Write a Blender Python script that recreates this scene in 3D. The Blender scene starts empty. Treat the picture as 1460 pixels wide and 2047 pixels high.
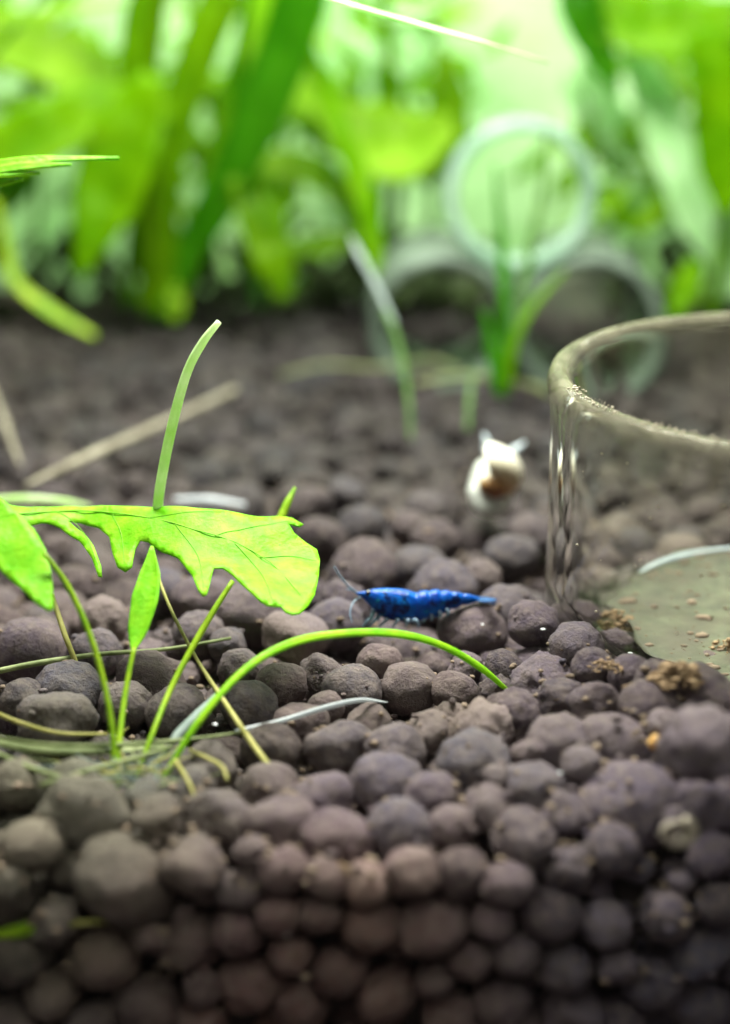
import bpy, bmesh, math, random
import numpy as np
from mathutils import Vector, Matrix, noise
from mathutils.geometry import delaunay_2d_cdt

# one Blender unit = one centimetre
R = math.radians
random.seed(7)
rng = np.random.default_rng(11)
sc = bpy.context.scene
sc.unit_settings.system = 'METRIC'
sc.unit_settings.scale_length = 0.01
COL = sc.collection

# ------------------------------------------------------------------ camera
CAM_Z, PITCH, FPX = 4.9, R(19.8), 3400.0
cd = bpy.data.cameras.new('camera')
cam = bpy.data.objects.new('camera', cd)
COL.objects.link(cam)
cam.location = (0, 0, CAM_Z)
cam.rotation_euler = (R(90) - PITCH, 0, 0)
cd.sensor_fit = 'HORIZONTAL'
cd.sensor_width = 36.0
cd.lens = FPX / 1460.0 * 36.0
cd.clip_start = 0.05
cd.clip_end = 400.0
cd.dof.use_dof = True
cd.dof.focus_distance = 11.3
APERTURE = 0.375                       # diameter of the lens opening, cm
cd.dof.aperture_fstop = cd.lens * 1e-3 / APERTURE
sc.camera = cam

# ------------------------------------------------------------------ world, lamp, exposure
w = bpy.data.worlds.new('World')
sc.world = w
w.use_nodes = True
w.node_tree.nodes['Background'].inputs[0].default_value = (1.0, 0.82, 0.80, 1)
w.node_tree.nodes['Background'].inputs[1].default_value = 0.125


def area_lamp(name, loc, target, sx, sy, power, color):
    ld = bpy.data.lights.new(name, 'AREA')
    ld.shape = 'RECTANGLE'
    ld.size, ld.size_y = sx, sy
    ld.energy = power
    ld.color = color
    o = bpy.data.objects.new(name, ld)
    COL.objects.link(o)
    o.location = loc
    o.rotation_euler = (Vector(target) - Vector(loc)).to_track_quat('-Z', 'Y').to_euler()
    return o


# the LED bar over the tank
area_lamp('tank_light', (0.2, 14.2, 9.5), (0.2, 12.6, 0), 7.5, 2.4, 5200, (1.0, 0.97, 0.92))
# daylight of the room coming through the frosted back wall
area_lamp('room_light', (0.0, 31.0, 6.5), (0.0, 23.6, 2.5), 22, 9, 3900, (1.0, 1.0, 0.94))
# added fill lamp that brightens the back plants
area_lamp('rear_fill_light', (0.3, 22.4, 7.5), (0.3, 21.3, 0), 16, 1.6, 1500, (1.0, 0.97, 0.92))

sc.view_settings.view_transform = 'Standard'
sc.view_settings.look = 'None'
sc.view_settings.exposure = 0.0
sc.view_settings.gamma = 1.0
sc.view_settings.use_curve_mapping = False
sc.render.engine = 'CYCLES'
cy = sc.cycles
cy.use_denoising = True
cy.max_bounces = 9
cy.use_adaptive_sampling = True
cy.adaptive_threshold = 0.03
cy.transmission_bounces = 8
cy.transparent_max_bounces = 12
cy.diffuse_bounces = 3
cy.glossy_bounces = 3
cy.sample_clamp_indirect = 6.0


# ------------------------------------------------------------------ pixel -> place
def ray(px, py):
    xc, yc = (px - 730.0) / FPX, -(py - 1023.5) / FPX
    return Vector((xc, math.cos(PITCH) + yc * math.sin(PITCH), -math.sin(PITCH) + yc * math.cos(PITCH)))


def atY(px, py, Y):
    d = ray(px, py)
    return Vector((0, 0, CAM_Z)) + d * (Y / d.y)


def atZ(px, py, z):
    d = ray(px, py)
    return Vector((0, 0, CAM_Z)) + d * ((z - CAM_Z) / d.z)


def cm(p):
    """centimetres per photo pixel at point p"""
    v = p - Vector((0, 0, CAM_Z))
    return (v.y * math.cos(PITCH) - v.z * math.sin(PITCH)) / FPX


GLASS_Y = 8.06
DISH_C, DISH_R = Vector((3.2, 11.2, 0)), 1.91


def soil_h(x, y):
    h = 0.07 * noise.noise(Vector((x * 0.5, y * 0.45, 3.1))) + 0.04 * noise.noise(Vector((x * 1.3, y * 1.2, 8.0)))
    h += 0.34 * math.exp(-((x - 2.7) / 1.4) ** 2 - ((y - 9.35) / 0.55) ** 2)      # heaped in front of the dish
    dd = math.hypot(x - DISH_C.x, y - DISH_C.y)
    h += (0.24 if y < 10.6 else 0.24 * math.exp(-((y - 10.6) / 0.7) ** 2)) * math.exp(-((dd - 2.0) / 0.32) ** 2)
    h += 0.10 * math.exp(-((x - 1.3) / 0.8) ** 2 - ((y - 9.0) / 0.6) ** 2)
    h -= 0.20 * math.exp(-(y - GLASS_Y) / 0.28)                                      # rounds down to the front glass
    return h


def on_soil(px, py, up=0.0):
    z = 0.0
    for _ in range(12):
        p = atZ(px, py, z)
        z = soil_h(p.x, p.y) + up
    return p


# ------------------------------------------------------------------ tagging and linking
def tag(o, label=None, cat=None, group=None, kind=None):
    if label: o['label'] = label
    if cat: o['category'] = cat
    if group: o['group'] = group
    if kind: o['kind'] = kind
    return o


def empty(name, loc=(0, 0, 0)):
    o = bpy.data.objects.new(name, None)
    o.empty_display_size = 0.2
    COL.objects.link(o)
    o.location = loc
    return o


def link(name, me, mat=None, parent=None, smooth=True):
    if mat is not None and len(me.materials) == 0:
        me.materials.append(mat)
    o = bpy.data.objects.new(name, me)
    COL.objects.link(o)
    if parent is not None:
        o.parent = parent
        o.matrix_parent_inverse = Matrix.Translation(-Vector(parent.location))
    if smooth:
        me.polygons.foreach_set('use_smooth', [True] * len(me.polygons))
    return o


def mesh(name, verts, faces):
    me = bpy.data.meshes.new(name)
    me.from_pydata([tuple(v) for v in verts], [], faces)
    me.update()
    return me


# ------------------------------------------------------------------ materials
class NT:
    def __init__(self, name):
        self.m = bpy.data.materials.new(name)
        self.m.use_nodes = True
        self.t = self.m.node_tree
        self.t.nodes.clear()
        self.out = self.n('ShaderNodeOutputMaterial')

    def n(self, typ, **kw):
        nd = self.t.nodes.new(typ)
        for k, v in kw.items():
            setattr(nd, k, v)
        return nd

    def l(self, a, b):
        self.t.links.new(a, b)

    def noise(self, scale, detail=3, rough=0.55, coord=None):
        nd = self.n('ShaderNodeTexNoise')
        nd.inputs['Scale'].default_value = scale
        nd.inputs['Detail'].default_value = detail
        nd.inputs['Roughness'].default_value = rough
        if coord is None:
            g = self.n('ShaderNodeNewGeometry')
            coord = g.outputs['Position']
        self.l(coord, nd.inputs['Vector'])
        return nd.outputs['Fac']

    def ramp(self, fac, stops):
        r = self.n('ShaderNodeValToRGB')
        el = r.color_ramp.elements
        while len(el) < len(stops): el.new(0.5)
        for e, (p, c) in zip(el, stops):
            e.position = p
            e.color = (*c, 1) if len(c) == 3 else c
        self.l(fac, r.inputs['Fac'])
        return r.outputs['Color']

    def mix(self, fac, a, b, mode='MIX'):
        m = self.n('ShaderNodeMix', data_type='RGBA', blend_type=mode)
        for s, v in ((0, fac), (6, a), (7, b)):
            if hasattr(v, 'links'): self.l(v, m.inputs[s])
            elif isinstance(v, (int, float)): m.inputs[s].default_value = v
            else: m.inputs[s].default_value = (*v, 1)
        return m.outputs[2]

    def math(self, op, a, b=0.0, clamp=False):
        m = self.n('ShaderNodeMath', operation=op, use_clamp=clamp)
        for i, v in enumerate((a, b)):
            if hasattr(v, 'links'): self.l(v, m.inputs[i])
            else: m.inputs[i].default_value = v
        return m.outputs[0]

    def bump(self, h, strength, dist):
        b = self.n('ShaderNodeBump')
        b.inputs['Strength'].default_value = strength
        b.inputs['Distance'].default_value = dist
        self.l(h, b.inputs['Height'])
        return b.outputs['Normal']

    def principled(self, color, rough=0.6, spec=0.4, normal=None, **kw):
        p = self.n('ShaderNodeBsdfPrincipled')
        if hasattr(color, 'links'): self.l(color, p.inputs['Base Color'])
        else: p.inputs['Base Color'].default_value = (*color, 1)
        if hasattr(rough, 'links'): self.l(rough, p.inputs['Roughness'])
        else: p.inputs['Roughness'].default_value = rough
        p.inputs['Specular IOR Level'].default_value = spec
        if normal: self.l(normal, p.inputs['Normal'])
        for k, v in kw.items():
            p.inputs[k.replace('_', ' ')].default_value = v
        return p.outputs[0]

    def mixsh(self, fac, a, b):
        m = self.n('ShaderNodeMixShader')
        if hasattr(fac, 'links'): self.l(fac, m.inputs[0])
        else: m.inputs[0].default_value = fac
        self.l(a, m.inputs[1]); self.l(b, m.inputs[2])
        return m.outputs[0]

    def done(self, sh):
        self.l(sh, self.out.inputs['Surface'])
        return self.m


def near(nt, centre, rad):
    """1 at a place, 0 beyond rad: where a stain, film or painted shade lies in the tank"""
    g = nt.n('ShaderNodeNewGeometry')
    d = nt.n('ShaderNodeVectorMath', operation='DISTANCE')
    nt.l(g.outputs['Position'], d.inputs[0])
    d.inputs[1].default_value = centre
    return nt.math('SUBTRACT', 1.0, nt.math('DIVIDE', d.outputs['Value'], rad), clamp=True)


def soil_material():
    nt = NT('aquarium_soil')
    oi = nt.n('ShaderNodeObjectInfo')
    at = nt.n('ShaderNodeAttribute', attribute_name='grain')
    rnd = nt.math('FRACT', nt.math('ADD', oi.outputs['Random'], at.outputs['Fac']))
    tone = nt.ramp(rnd, [(0.0, (0.052, 0.036, 0.038)), (0.25, (0.104, 0.073, 0.076)), (0.5, (0.142, 0.102, 0.100)),
                         (0.75, (0.088, 0.074, 0.082)), (0.9, (0.160, 0.118, 0.108)), (1.0, (0.22, 0.165, 0.14))])
    cool = nt.ramp(nt.noise(0.55, 1), [(0.42, (0, 0, 0)), (0.60, (0.75, 0.75, 0.75))])
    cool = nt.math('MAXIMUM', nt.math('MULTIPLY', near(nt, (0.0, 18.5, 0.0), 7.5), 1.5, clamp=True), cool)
    cool = nt.math('MAXIMUM', cool, nt.math('MULTIPLY', near(nt, (2.2, 8.2, -0.6), 2.0), 1.9, clamp=True))
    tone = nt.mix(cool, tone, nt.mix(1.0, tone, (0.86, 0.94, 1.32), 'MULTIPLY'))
    rust = nt.math('MULTIPLY', near(nt, (-0.3, 8.0, -1.0), 1.55), 1.6, clamp=True)      # iron-stained soil
    tone = nt.mix(rust, tone, nt.mix(1.0, tone, (1.22, 0.90, 0.80), 'MULTIPLY'))
    mott = nt.noise(14.0, 4, 0.65)
    c = nt.mix(nt.ramp(mott, [(0.38, (0, 0, 0)), (0.72, (0.62, 0.62, 0.62))]), tone, (0.21, 0.165, 0.14))
    # thin green algae film in patches, thickest round the rooted plant
    alg = nt.math('MULTIPLY', nt.ramp(nt.noise(0.8, 1), [(0.40, (0, 0, 0)), (0.65, (1, 1, 1))]), 0.22)
    a2 = nt.math('MULTIPLY', near(nt, (-1.8, 8.9, 0.0), 1.5), 1.0, clamp=True)
    back_shade = nt.math('MULTIPLY', near(nt, (0.4, 19.5, 0.0), 9.0), 2.0, clamp=True)  # shadow below the back plants, painted as darker soil
    fac = nt.math('MAXIMUM', alg, nt.math('MAXIMUM', a2, back_shade))
    fac = nt.math('MULTIPLY', fac, nt.ramp(mott, [(0.25, (0.45, 0.45, 0.45)), (0.7, (0.95, 0.95, 0.95))]))
    c = nt.mix(nt.math('MULTIPLY', a2, 0.55), c, (0.10, 0.115, 0.05))
    c = nt.mix(nt.math('MAXIMUM', alg, back_shade), c, nt.mix(1.0, c, (0.40, 0.44, 0.34), 'MULTIPLY'))
    return nt.done(nt.principled(c, 0.7, 0.2, nt.bump(nt.noise(22.0, 5, 0.72), 1.2, 0.035)))


def leaf_material(name, dark, light, trans=0.45, rough=0.42, spot=None, scale=6.0, bump=0.2, tcol=None):
    nt = NT(name)
    c = nt.mix(nt.ramp(nt.noise(scale, 4), [(0.3, (0, 0, 0)), (0.7, (1, 1, 1))]), dark, light)
    if spot:
        c = nt.mix(nt.ramp(nt.noise(scale * 4, 2), [(0.66, (0, 0, 0)), (0.76, (0.8, 0.8, 0.8))]), c, spot)
    nrm = nt.bump(nt.noise(scale * 3, 3), bump, 0.03)
    p = nt.principled(c, rough, 0.15, nrm)
    t = nt.n('ShaderNodeBsdfTranslucent')
    if tcol: t.inputs[0].default_value = (*tcol, 1)
    else: nt.l(c, t.inputs[0])
    return nt.done(nt.mixsh(trans, p, t.outputs[0]))


def plain(name, a, b, rough=0.6, scale=10, spec=0.4, bump=0.25, dist=0.02, **kw):
    nt = NT(name)
    c = nt.mix(nt.ramp(nt.noise(scale, 4), [(0.3, (0, 0, 0)), (0.7, (1, 1, 1))]), a, b)
    return nt.done(nt.principled(c, rough, spec, nt.bump(nt.noise(scale * 2.5, 4), bump, dist), **kw))


M = {}
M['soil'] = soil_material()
M['bed'] = plain('soil_underlayer', (0.03, 0.022, 0.02), (0.05, 0.04, 0.035), 0.95)
M['fresh'] = leaf_material('fresh_leaf', (0.14, 0.52, 0.004), (0.30, 0.68, 0.02), 0.35, 0.45, spot=(0.12, 0.40, 0.01), scale=9, bump=0.25)
M['stem'] = leaf_material('green_stem', (0.17, 0.36, 0.010), (0.34, 0.50, 0.02), 0.3, 0.4)
M['arch'] = leaf_material('grass_blade', (0.16, 0.50, 0.008), (0.38, 0.66, 0.02), 0.3, 0.35)
M['palestem'] = leaf_material('pale_green_stem', (0.55, 0.80, 0.28), (0.82, 0.92, 0.66), 0.5, 0.35)
M['straw'] = leaf_material('straw_stem', (0.30, 0.30, 0.07), (0.48, 0.44, 0.16), 0.25, 0.5)
M['root'] = leaf_material('white_root', (0.50, 0.54, 0.56), (0.72, 0.76, 0.78), 0.3, 0.3)
M['dull'] = leaf_material('dull_grass', (0.12, 0.16, 0.05), (0.32, 0.36, 0.17), 0.25, 0.5)
M['deep'] = leaf_material('deep_green_leaf', (0.03, 0.20, 0.0), (0.07, 0.30, 0.004), 0.62, 0.45, scale=2)
M['mid'] = leaf_material('mid_green_leaf', (0.13, 0.38, 0.0), (0.25, 0.52, 0.0), 0.62, 0.45, scale=2)
M['lime'] = leaf_material('lime_leaf', (0.22, 0.48, 0.0), (0.36, 0.62, 0.03), 0.62, 0.45, scale=2)
M['olive'] = leaf_material('olive_leaf', (0.09, 0.26, 0.0), (0.19, 0.39, 0.0), 0.62, 0.45, scale=2)
M['mint'] = leaf_material('pale_mint_leaf', (0.45, 0.76, 0.32), (0.66, 0.90, 0.55), 0.5, 0.35, scale=2)
M['shade'] = leaf_material('dark_shade_leaf', (0.020, 0.035, 0.010), (0.055, 0.085, 0.025), 0.3, 0.6, scale=3)  # dark leaves that stand in for shade at the back
M['shoot'] = leaf_material('dim_green_shoot', (0.05, 0.14, 0.02), (0.12, 0.24, 0.05), 0.4, 0.5)
M['greywhite'] = leaf_material('grey_white_blade', (0.17, 0.23, 0.20), (0.32, 0.39, 0.35), 0.4, 0.4)
M['dust'] = plain('soil_dust', (0.10, 0.072, 0.05), (0.25, 0.185, 0.13), 0.9, 6)
M['tan'] = plain('brown_detritus', (0.14, 0.085, 0.045), (0.40, 0.28, 0.16), 0.9, 22)
M['stick'] = plain('pale_dry_stick', (0.12, 0.105, 0.07), (0.27, 0.25, 0.18), 0.9, 5)


# ------------------------------------------------------------------ shape builders
def spline(pts, n):
    pts = [Vector(p) for p in pts]
    P = [pts[0] * 2 - pts[1]] + pts + [pts[-1] * 2 - pts[-2]]
    out, segs = [], len(pts) - 1
    for i in range(n):
        u = i / (n - 1) * segs
        k = min(int(u), segs - 1)
        t = u - k
        a, b, c, d = P[k:k + 4]
        out.append(0.5 * ((2 * b) + (c - a) * t + (2 * a - 5 * b + 4 * c - d) * t * t + (3 * b - a - 3 * c + d) * t ** 3))
    return out


def lerp_list(v, n):
    return list(np.interp(np.linspace(0, len(v) - 1, n), range(len(v)), v))


def tube_mesh(name, pts, radii, n=24, sides=10, flat=1.0, up=Vector((0, 0, 1)), wob=0.0):
    c = spline(pts, n)
    rr = lerp_list(radii, n)
    V, F = [], []
    for i, p in enumerate(c):
        t = (c[min(i + 1, n - 1)] - c[max(i - 1, 0)]).normalized()
        s = t.cross(up)
        if s.length < 1e-3: s = t.cross(Vector((1, 0, 0)))
        s.normalize()
        u = s.cross(t)
        for k in range(sides):
            a = 2 * math.pi * k / sides
            q = rr[i] * (1 + wob * noise.noise(p * 9 + Vector((math.cos(a), math.sin(a), 0)) * 1.5))
            V.append(p + s * math.cos(a) * q + u * math.sin(a) * q * flat)
    for i in range(n - 1):
        for k in range(sides):
            a, b = i * sides + k, i * sides + (k + 1) % sides
            F.append((a, b, b + sides, a + sides))
    F.append(tuple(range(sides))[::-1])
    F.append(tuple(range((n - 1) * sides, n * sides)))
    return mesh(name, V, F)


def ribbon_mesh(name, pts, widths, face, n=26, cols=7, thick=0.022, cup=0.12, wave=0.0, seed=0):
    """a leaf blade of real thickness: centre line, widths (cm), a direction its upper side faces"""
    c = spline(pts, n)
    ww = lerp_list(widths, n)
    top, bot = [], []
    for i, p in enumerate(c):
        t = (c[min(i + 1, n - 1)] - c[max(i - 1, 0)]).normalized()
        s = t.cross(face)
        s.normalize()
        nn = s.cross(t)
        for k in range(cols):
            u = k / (cols - 1) * 2 - 1
            e = wave * noise.noise(Vector((i * 0.35 + seed * 5.1, u * 1.2, seed)))
            q = p + s * (u * ww[i] * 0.5) + nn * (cup * ww[i] * (u * u - 0.4) + e - 0.02 * ww[i] * math.exp(-(u * 6) ** 2))
            th = thick * (1 - 0.75 * u * u) + 0.002
            top.append(q + nn * th * 0.5)
            bot.append(q - nn * th * 0.5)
    V = top + bot
    N = len(top)
    F = []
    for i in range(n - 1):
        for k in range(cols - 1):
            a = i * cols + k
            F.append((a, a + 1, a + 1 + cols, a + cols))
            F.append((N + a, N + a + cols, N + a + cols + 1, N + a + 1))
        a, b = i * cols, i * cols + cols - 1
        F.append((a, a + cols, N + a + cols, N + a))
        F.append((b, N + b, N + b + cols, b + cols))
    for k in range(cols - 1):
        F.append((k, N + k, N + k + 1, k + 1))
        e = (n - 1) * cols + k
        F.append((e, e + 1, N + e + 1, N + e))
    return mesh(name, V, F)


def outline_leaf(name, poly, place, thick=0.011, step=14, bumpy=0.02):
    """a leaf blade filled from its outline; place(px, py) -> point in space"""
    # refine the outline with rounded corners
    pts = []
    for i in range(len(poly)):
        a, b = Vector(poly[i]), Vector(poly[(i + 1) % len(poly)])
        k = max(1, int((b - a).length / step))
        for j in range(k):
            pts.append(a.lerp(b, j / k))
    nb = len(pts)
    xs = [p.x for p in pts]; ys = [p.y for p in pts]

    def inside(x, y):
        c = False
        for i in range(nb):
            a, b = pts[i], pts[i - 1]
            if (a.y > y) != (b.y > y) and x < (b.x - a.x) * (y - a.y) / (b.y - a.y) + a.x:
                c = not c
        return c

    extra = []
    y = min(ys)
    row = 0
    while y < max(ys):
        x = min(xs) + (row % 2) * step * 0.5
        while x < max(xs):
            if inside(x, y) and min((Vector((x, y)) - p).length for p in pts) > step * 0.5:
                extra.append(Vector((x, y)))
            x += step
        y += step * 0.87
        row += 1
    vs, es, fs, *_ = delaunay_2d_cdt(pts + extra, [(i, (i + 1) % nb) for i in range(nb)], [list(range(nb))], 1, 1e-4)
    V = []
    for v in vs:
        p = place(v.x, v.y)
        p = p + Vector((0, 0, 1)) * bumpy * noise.noise(p * 4.5)
        V.append(p)
    me = mesh(name, V, [tuple(f) for f in fs])
    bm = bmesh.new(); bm.from_mesh(me)
    bmesh.ops.recalc_face_normals(bm, faces=bm.faces)
    if sum(f.normal.z for f in bm.faces) < 0:
        bmesh.ops.reverse_faces(bm, faces=bm.faces)
    bm.to_mesh(me); bm.free()
    return me, thick


def solidify(o, t):
    m = o.modifiers.new('thickness', 'SOLIDIFY')
    m.thickness = t
    m.offset = -1


def lathe(name, profile, seg=96, closed=True):
    V, F = [], []
    n = len(profile)
    for k in range(seg):
        a = 2 * math.pi * k / seg
        for r, z in profile:
            V.append((r * math.cos(a), r * math.sin(a), z))
    for k in range(seg):
        for j in range(n - 1 if not closed else n):
            a, b = k * n + j, k * n + (j + 1) % n
            c, d = ((k + 1) % seg) * n + (j + 1) % n, ((k + 1) % seg) * n + j
            F.append((a, d, c, b))
    me = mesh(name, V, F)
    bm = bmesh.new(); bm.from_mesh(me)
    bmesh.ops.remove_doubles(bm, verts=bm.verts, dist=1e-5)
    bmesh.ops.recalc_face_normals(bm, faces=bm.faces)
    bm.to_mesh(me); bm.free()
    return me


# ------------------------------------------------------------------ the tank: walls, soil
def glass_film(name, tint, strength):
    nt = NT(name)
    fr = nt.n('ShaderNodeFresnel'); fr.inputs[0].default_value = 1.18
    tr = nt.n('ShaderNodeBsdfTransparent'); tr.inputs[0].default_value = (*tint, 1)
    gl = nt.n('ShaderNodeBsdfGlossy'); gl.inputs['Roughness'].default_value = 0.03
    return nt.done(nt.mixsh(nt.math('MULTIPLY', fr.outputs[0], strength), tr.outputs[0], gl.outputs[0]))


M['pane'] = glass_film('tank_glass', (0.98, 1.0, 0.985), 0.7)


def box(name, lo, hi):
    x0, y0, z0 = lo; x1, y1, z1 = hi
    V = [(x0, y0, z0), (x1, y0, z0), (x1, y1, z0), (x0, y1, z0), (x0, y0, z1), (x1, y0, z1), (x1, y1, z1), (x0, y1, z1)]
    return mesh(name, V, [(0, 3, 2, 1), (4, 5, 6, 7), (0, 1, 5, 4), (1, 2, 6, 5), (2, 3, 7, 6), (3, 0, 4, 7)])


tag(link('front_glass', box('front_glass', (-9, GLASS_Y - 0.45, -2.4), (9, GLASS_Y - 0.03, 9)), M['pane'], smooth=False),
    'clear front glass of the aquarium', kind='structure')

nt = NT('back_wall_film')
c = nt.mix(nt.ramp(nt.noise(0.45, 4), [(0.35, (0, 0, 0)), (0.65, (1, 1, 1))]), (0.52, 0.76, 0.42), (0.70, 0.87, 0.60))
c = nt.mix(nt.ramp(nt.noise(0.9, 3), [(0.55, (0, 0, 0)), (0.75, (0.7, 0.7, 0.7))]), c, (0.46, 0.68, 0.22))
t_ = nt.n('ShaderNodeBsdfTranslucent'); nt.l(c, t_.inputs[0])
M['back'] = nt.done(nt.mixsh(0.65, nt.principled(c, 0.5, 0.3), t_.outputs[0]))
tag(link('back_wall', box('back_wall', (-12, 23.6, -2.4), (12, 23.75, 14)), M['back'], smooth=False),
    'pale green back wall of the aquarium', kind='structure')

# --- soil bed: an underlayer sheet that carries the granules
NX, NY = 60, 60
V, F = [], []
for j in range(NY):
    for i in range(NX):
        y = GLASS_Y + 0.35 + (23.58 - GLASS_Y - 0.35) * j / (NY - 1)
        x = -8 + 16 * i / (NX - 1)
        V.append((x, y, soil_h(x, y) - 0.42))
for j in range(NY - 1):
    for i in range(NX - 1):
        a = j * NX + i
        F.append((a, a + 1, a + 1 + NX, a + NX))
b0 = len(V)
for i in range(NX):
    V.append((V[i][0], GLASS_Y + 0.35, -2.4))
for i in range(NX - 1):
    F.append((b0 + i, b0 + i + 1, i + 1, i))
soil = link('soil_bed', mesh('soil_bed', V, F), M['bed'])
tag(soil, 'bed of dark brown round aquarium soil granules', kind='structure')

# --- granule positions: the ones the photo shows clearly, then smaller and smaller ones between them
HERO = """1115,1483,112 1238,1462,138 1105,1338,112,c 1290,1408,112 1140,1302,98 1190,1397,92 1112,1392,100,c 1030,1425,104,c
970,1455,125,c 960,1522,145 1035,1562,112 1120,1622,106 1262,1585,178 1412,1592,138 1192,1545,82 1335,1532,84,c 1405,1470,140,c
1405,1384,112 820,1366,112 702,1372,118 905,1376,88 790,1500,112 862,1460,92 682,1487,118 790,1558,135 832,1592,106 800,1642,132
892,1646,88 985,1602,104 1042,1682,125 562,1642,138 705,1682,132 640,1592,112 432,1626,132 300,1652,92 187,1652,152 240,1742,190
392,1722,122 592,1738,98 62,1692,112 40,1800,108 112,1772,100 25,1742,84 500,1708,66,c 1202,1690,104 920,1740,112 820,1742,112
745,1762,92 562,1362,92 642,1340,84 500,1402,104 602,1442,92 542,1490,112 545,1570,114 420,1522,104 250,1402,92 302,1350,114
130,1370,114 50,1392,94 112,1432,132 352,1415,102 732,1135,128 836,1125,108 1022,1106,92 886,1172,130 690,1200,98 500,1222,132
602,1262,112 662,1242,112 945,1250,118 1012,1212,102 402,1190,102 332,1172,92 62,1290,140 402,1262,92 452,1282,72 642,1072,92
722,1046,92 850,1012,82 872,1072,82 962,1150,72 622,1002,95 1062,1062,82 690,985,74 820,1050,74 1010,1330,70 1000,1380,74,c
930,1330,66 760,1320,84 1070,1240,90 1150,1240,84 480,1330,84 190,1300,96 210,1230,92 1330,1620,70,c 150,1560,110 40,1560,112
300,1590,100 390,1570,90 1160,1720,90,c 1260,1735,96,c 1370,1745,110,c 1420,1700,92 1080,1500,60 1330,1450,74,c 640,1740,82 480,1760,92
330,1790,96 150,1850,90 1010,1560,60 900,1430,70 740,1440,84 650,1410,70 1230,1290,76 1420,1330,70"""
GLASS = """215,1915,150 370,1885,142 470,1858,104 290,1992,142 92,1990,112 500,1962,116 400,1962,74 682,1936,116 582,1902,92 602,2002,122
742,1834,128 862,1842,132 992,1816,86 1100,1822,124 942,1916,86 1042,1902,104 772,1978,122 872,1956,84 1212,1850,104 1332,1832,114
1122,1937,116 1242,1932,84 1402,1902,116 1302,1962,112 1152,2012,122 1000,2002,112 902,2026,112 42,1912,122 40,2032,94 1392,2002,122
640,1826,84 400,2040,104 180,2042,100 1240,2030,96 1440,1810,90 560,1820,90 300,1862,70 1000,1780,92"""
NB = 14           # smooth granule shapes, then crumbly ones
NCR = 5
P, RAD, KIND, PIN = [], [], [], []
for tok in HERO.split():
    t = tok.split(',')
    px, py, d = float(t[0]), float(t[1]), float(t[2])
    p = on_soil(px, py, -0.15)
    r = 0.5 * d * cm(p)
    p = on_soil(px, py + 0.10 * d, -r * 0.30)
    p.y = max(p.y, GLASS_Y + r)
    P.append(p[:]); RAD.append(r); KIND.append(1 if len(t) > 3 else 0); PIN.append(1)
for tok in GLASS.split():
    px, py, d = map(float, tok.split(','))
    p = atY(px, py, GLASS_Y + 0.2)
    r = 0.5 * d * cm(p)
    p = atY(px, py, GLASS_Y + r * 0.97)
    P.append(p[:]); RAD.append(r); KIND.append(0); PIN.append(1)
for px, py, d, Y in ((1250, 1348, 92, 9.86), (1198, 1338, 84, 9.95), (1312, 1372, 86, 9.55)):
    p = atY(px, py, Y)
    P.append(p[:]); RAD.append(0.5 * d * cm(p)); KIND.append(0); PIN.append(1)
P = np.array(P); RAD = np.array(RAD)
for it in range(40):                                  # push apart the ones that cut into each other
    D = P[:, None, :] - P[None, :, :]
    L = np.sqrt((D ** 2).sum(-1)) + 1e-9
    ov = np.clip(0.93 * (RAD[:, None] + RAD[None, :]) - L, 0, None)
    np.fill_diagonal(ov, 0)
    P += (D / L[..., None] * ov[..., None] * 0.25).sum(1)
    P[:, 1] = np.maximum(P[:, 1], GLASS_Y + RAD * 0.97)

P = [tuple(p) for p in P]; RAD = list(RAD)
CELL = 0.62
grid = {}


def gkey(p): return (int(math.floor(p[0] / CELL)), int(math.floor(p[1] / CELL)), int(math.floor(p[2] / CELL)))


for i, p in enumerate(P):
    grid.setdefault(gkey(p), []).append(i)


def free(p, r, tol):
    k = gkey(p)
    for dx in (-1, 0, 1):
        for dy in (-1, 0, 1):
            for dz in (-1, 0, 1):
                for i in grid.get((k[0] + dx, k[1] + dy, k[2] + dz), ()):
                    q = P[i]
                    s = tol * (r + RAD[i])
                    if (p[0] - q[0]) ** 2 + (p[1] - q[1]) ** 2 + (p[2] - q[2]) ** 2 < s * s:
                        return False
    return True


def half(y): return 0.2147 * (0.941 * y + 1.66) + 0.9


Y1 = 23.4
rr = random.Random(5)
for (lo, hi, n, tol) in ((0.18, 0.26, 16000, 0.88), (0.13, 0.18, 22000, 0.86), (0.09, 0.14, 20000, 0.86), (0.055, 0.09, 5000, 0.9)):
    for _ in range(n):
        r = rr.uniform(lo, hi)
        # more tries near the front, where they show large
        y = GLASS_Y + r + (Y1 - GLASS_Y) * rr.random() ** 1.2
        hw = half(y)
        x = rr.uniform(-hw, hw)
        h = soil_h(x, y)
        front = y < GLASS_Y + 0.55
        depth = rr.random() ** 1.4 * (2.0 if front and rr.random() < 0.75 else 0.55)
        if y > 12 and r < 0.14 and rr.random() < 0.6: continue
        z = h - r - depth - (0.09 if r > 0.14 else 0.11) - (0.16 * rr.random() if y > 11.5 else 0)
        if z < -2.2: continue
        dd = math.hypot(x - DISH_C.x, y - DISH_C.y)
        if dd < DISH_R + r * 0.8: continue
        p = (x, y, z)
        if free(p, r, tol):
            grid.setdefault(gkey(p), []).append(len(P))
            P.append(p); RAD.append(r); PIN.append(0)
            KIND.append(1 if rr.random() < (0.30 if r > 0.12 else 0.6) else 0)
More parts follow.
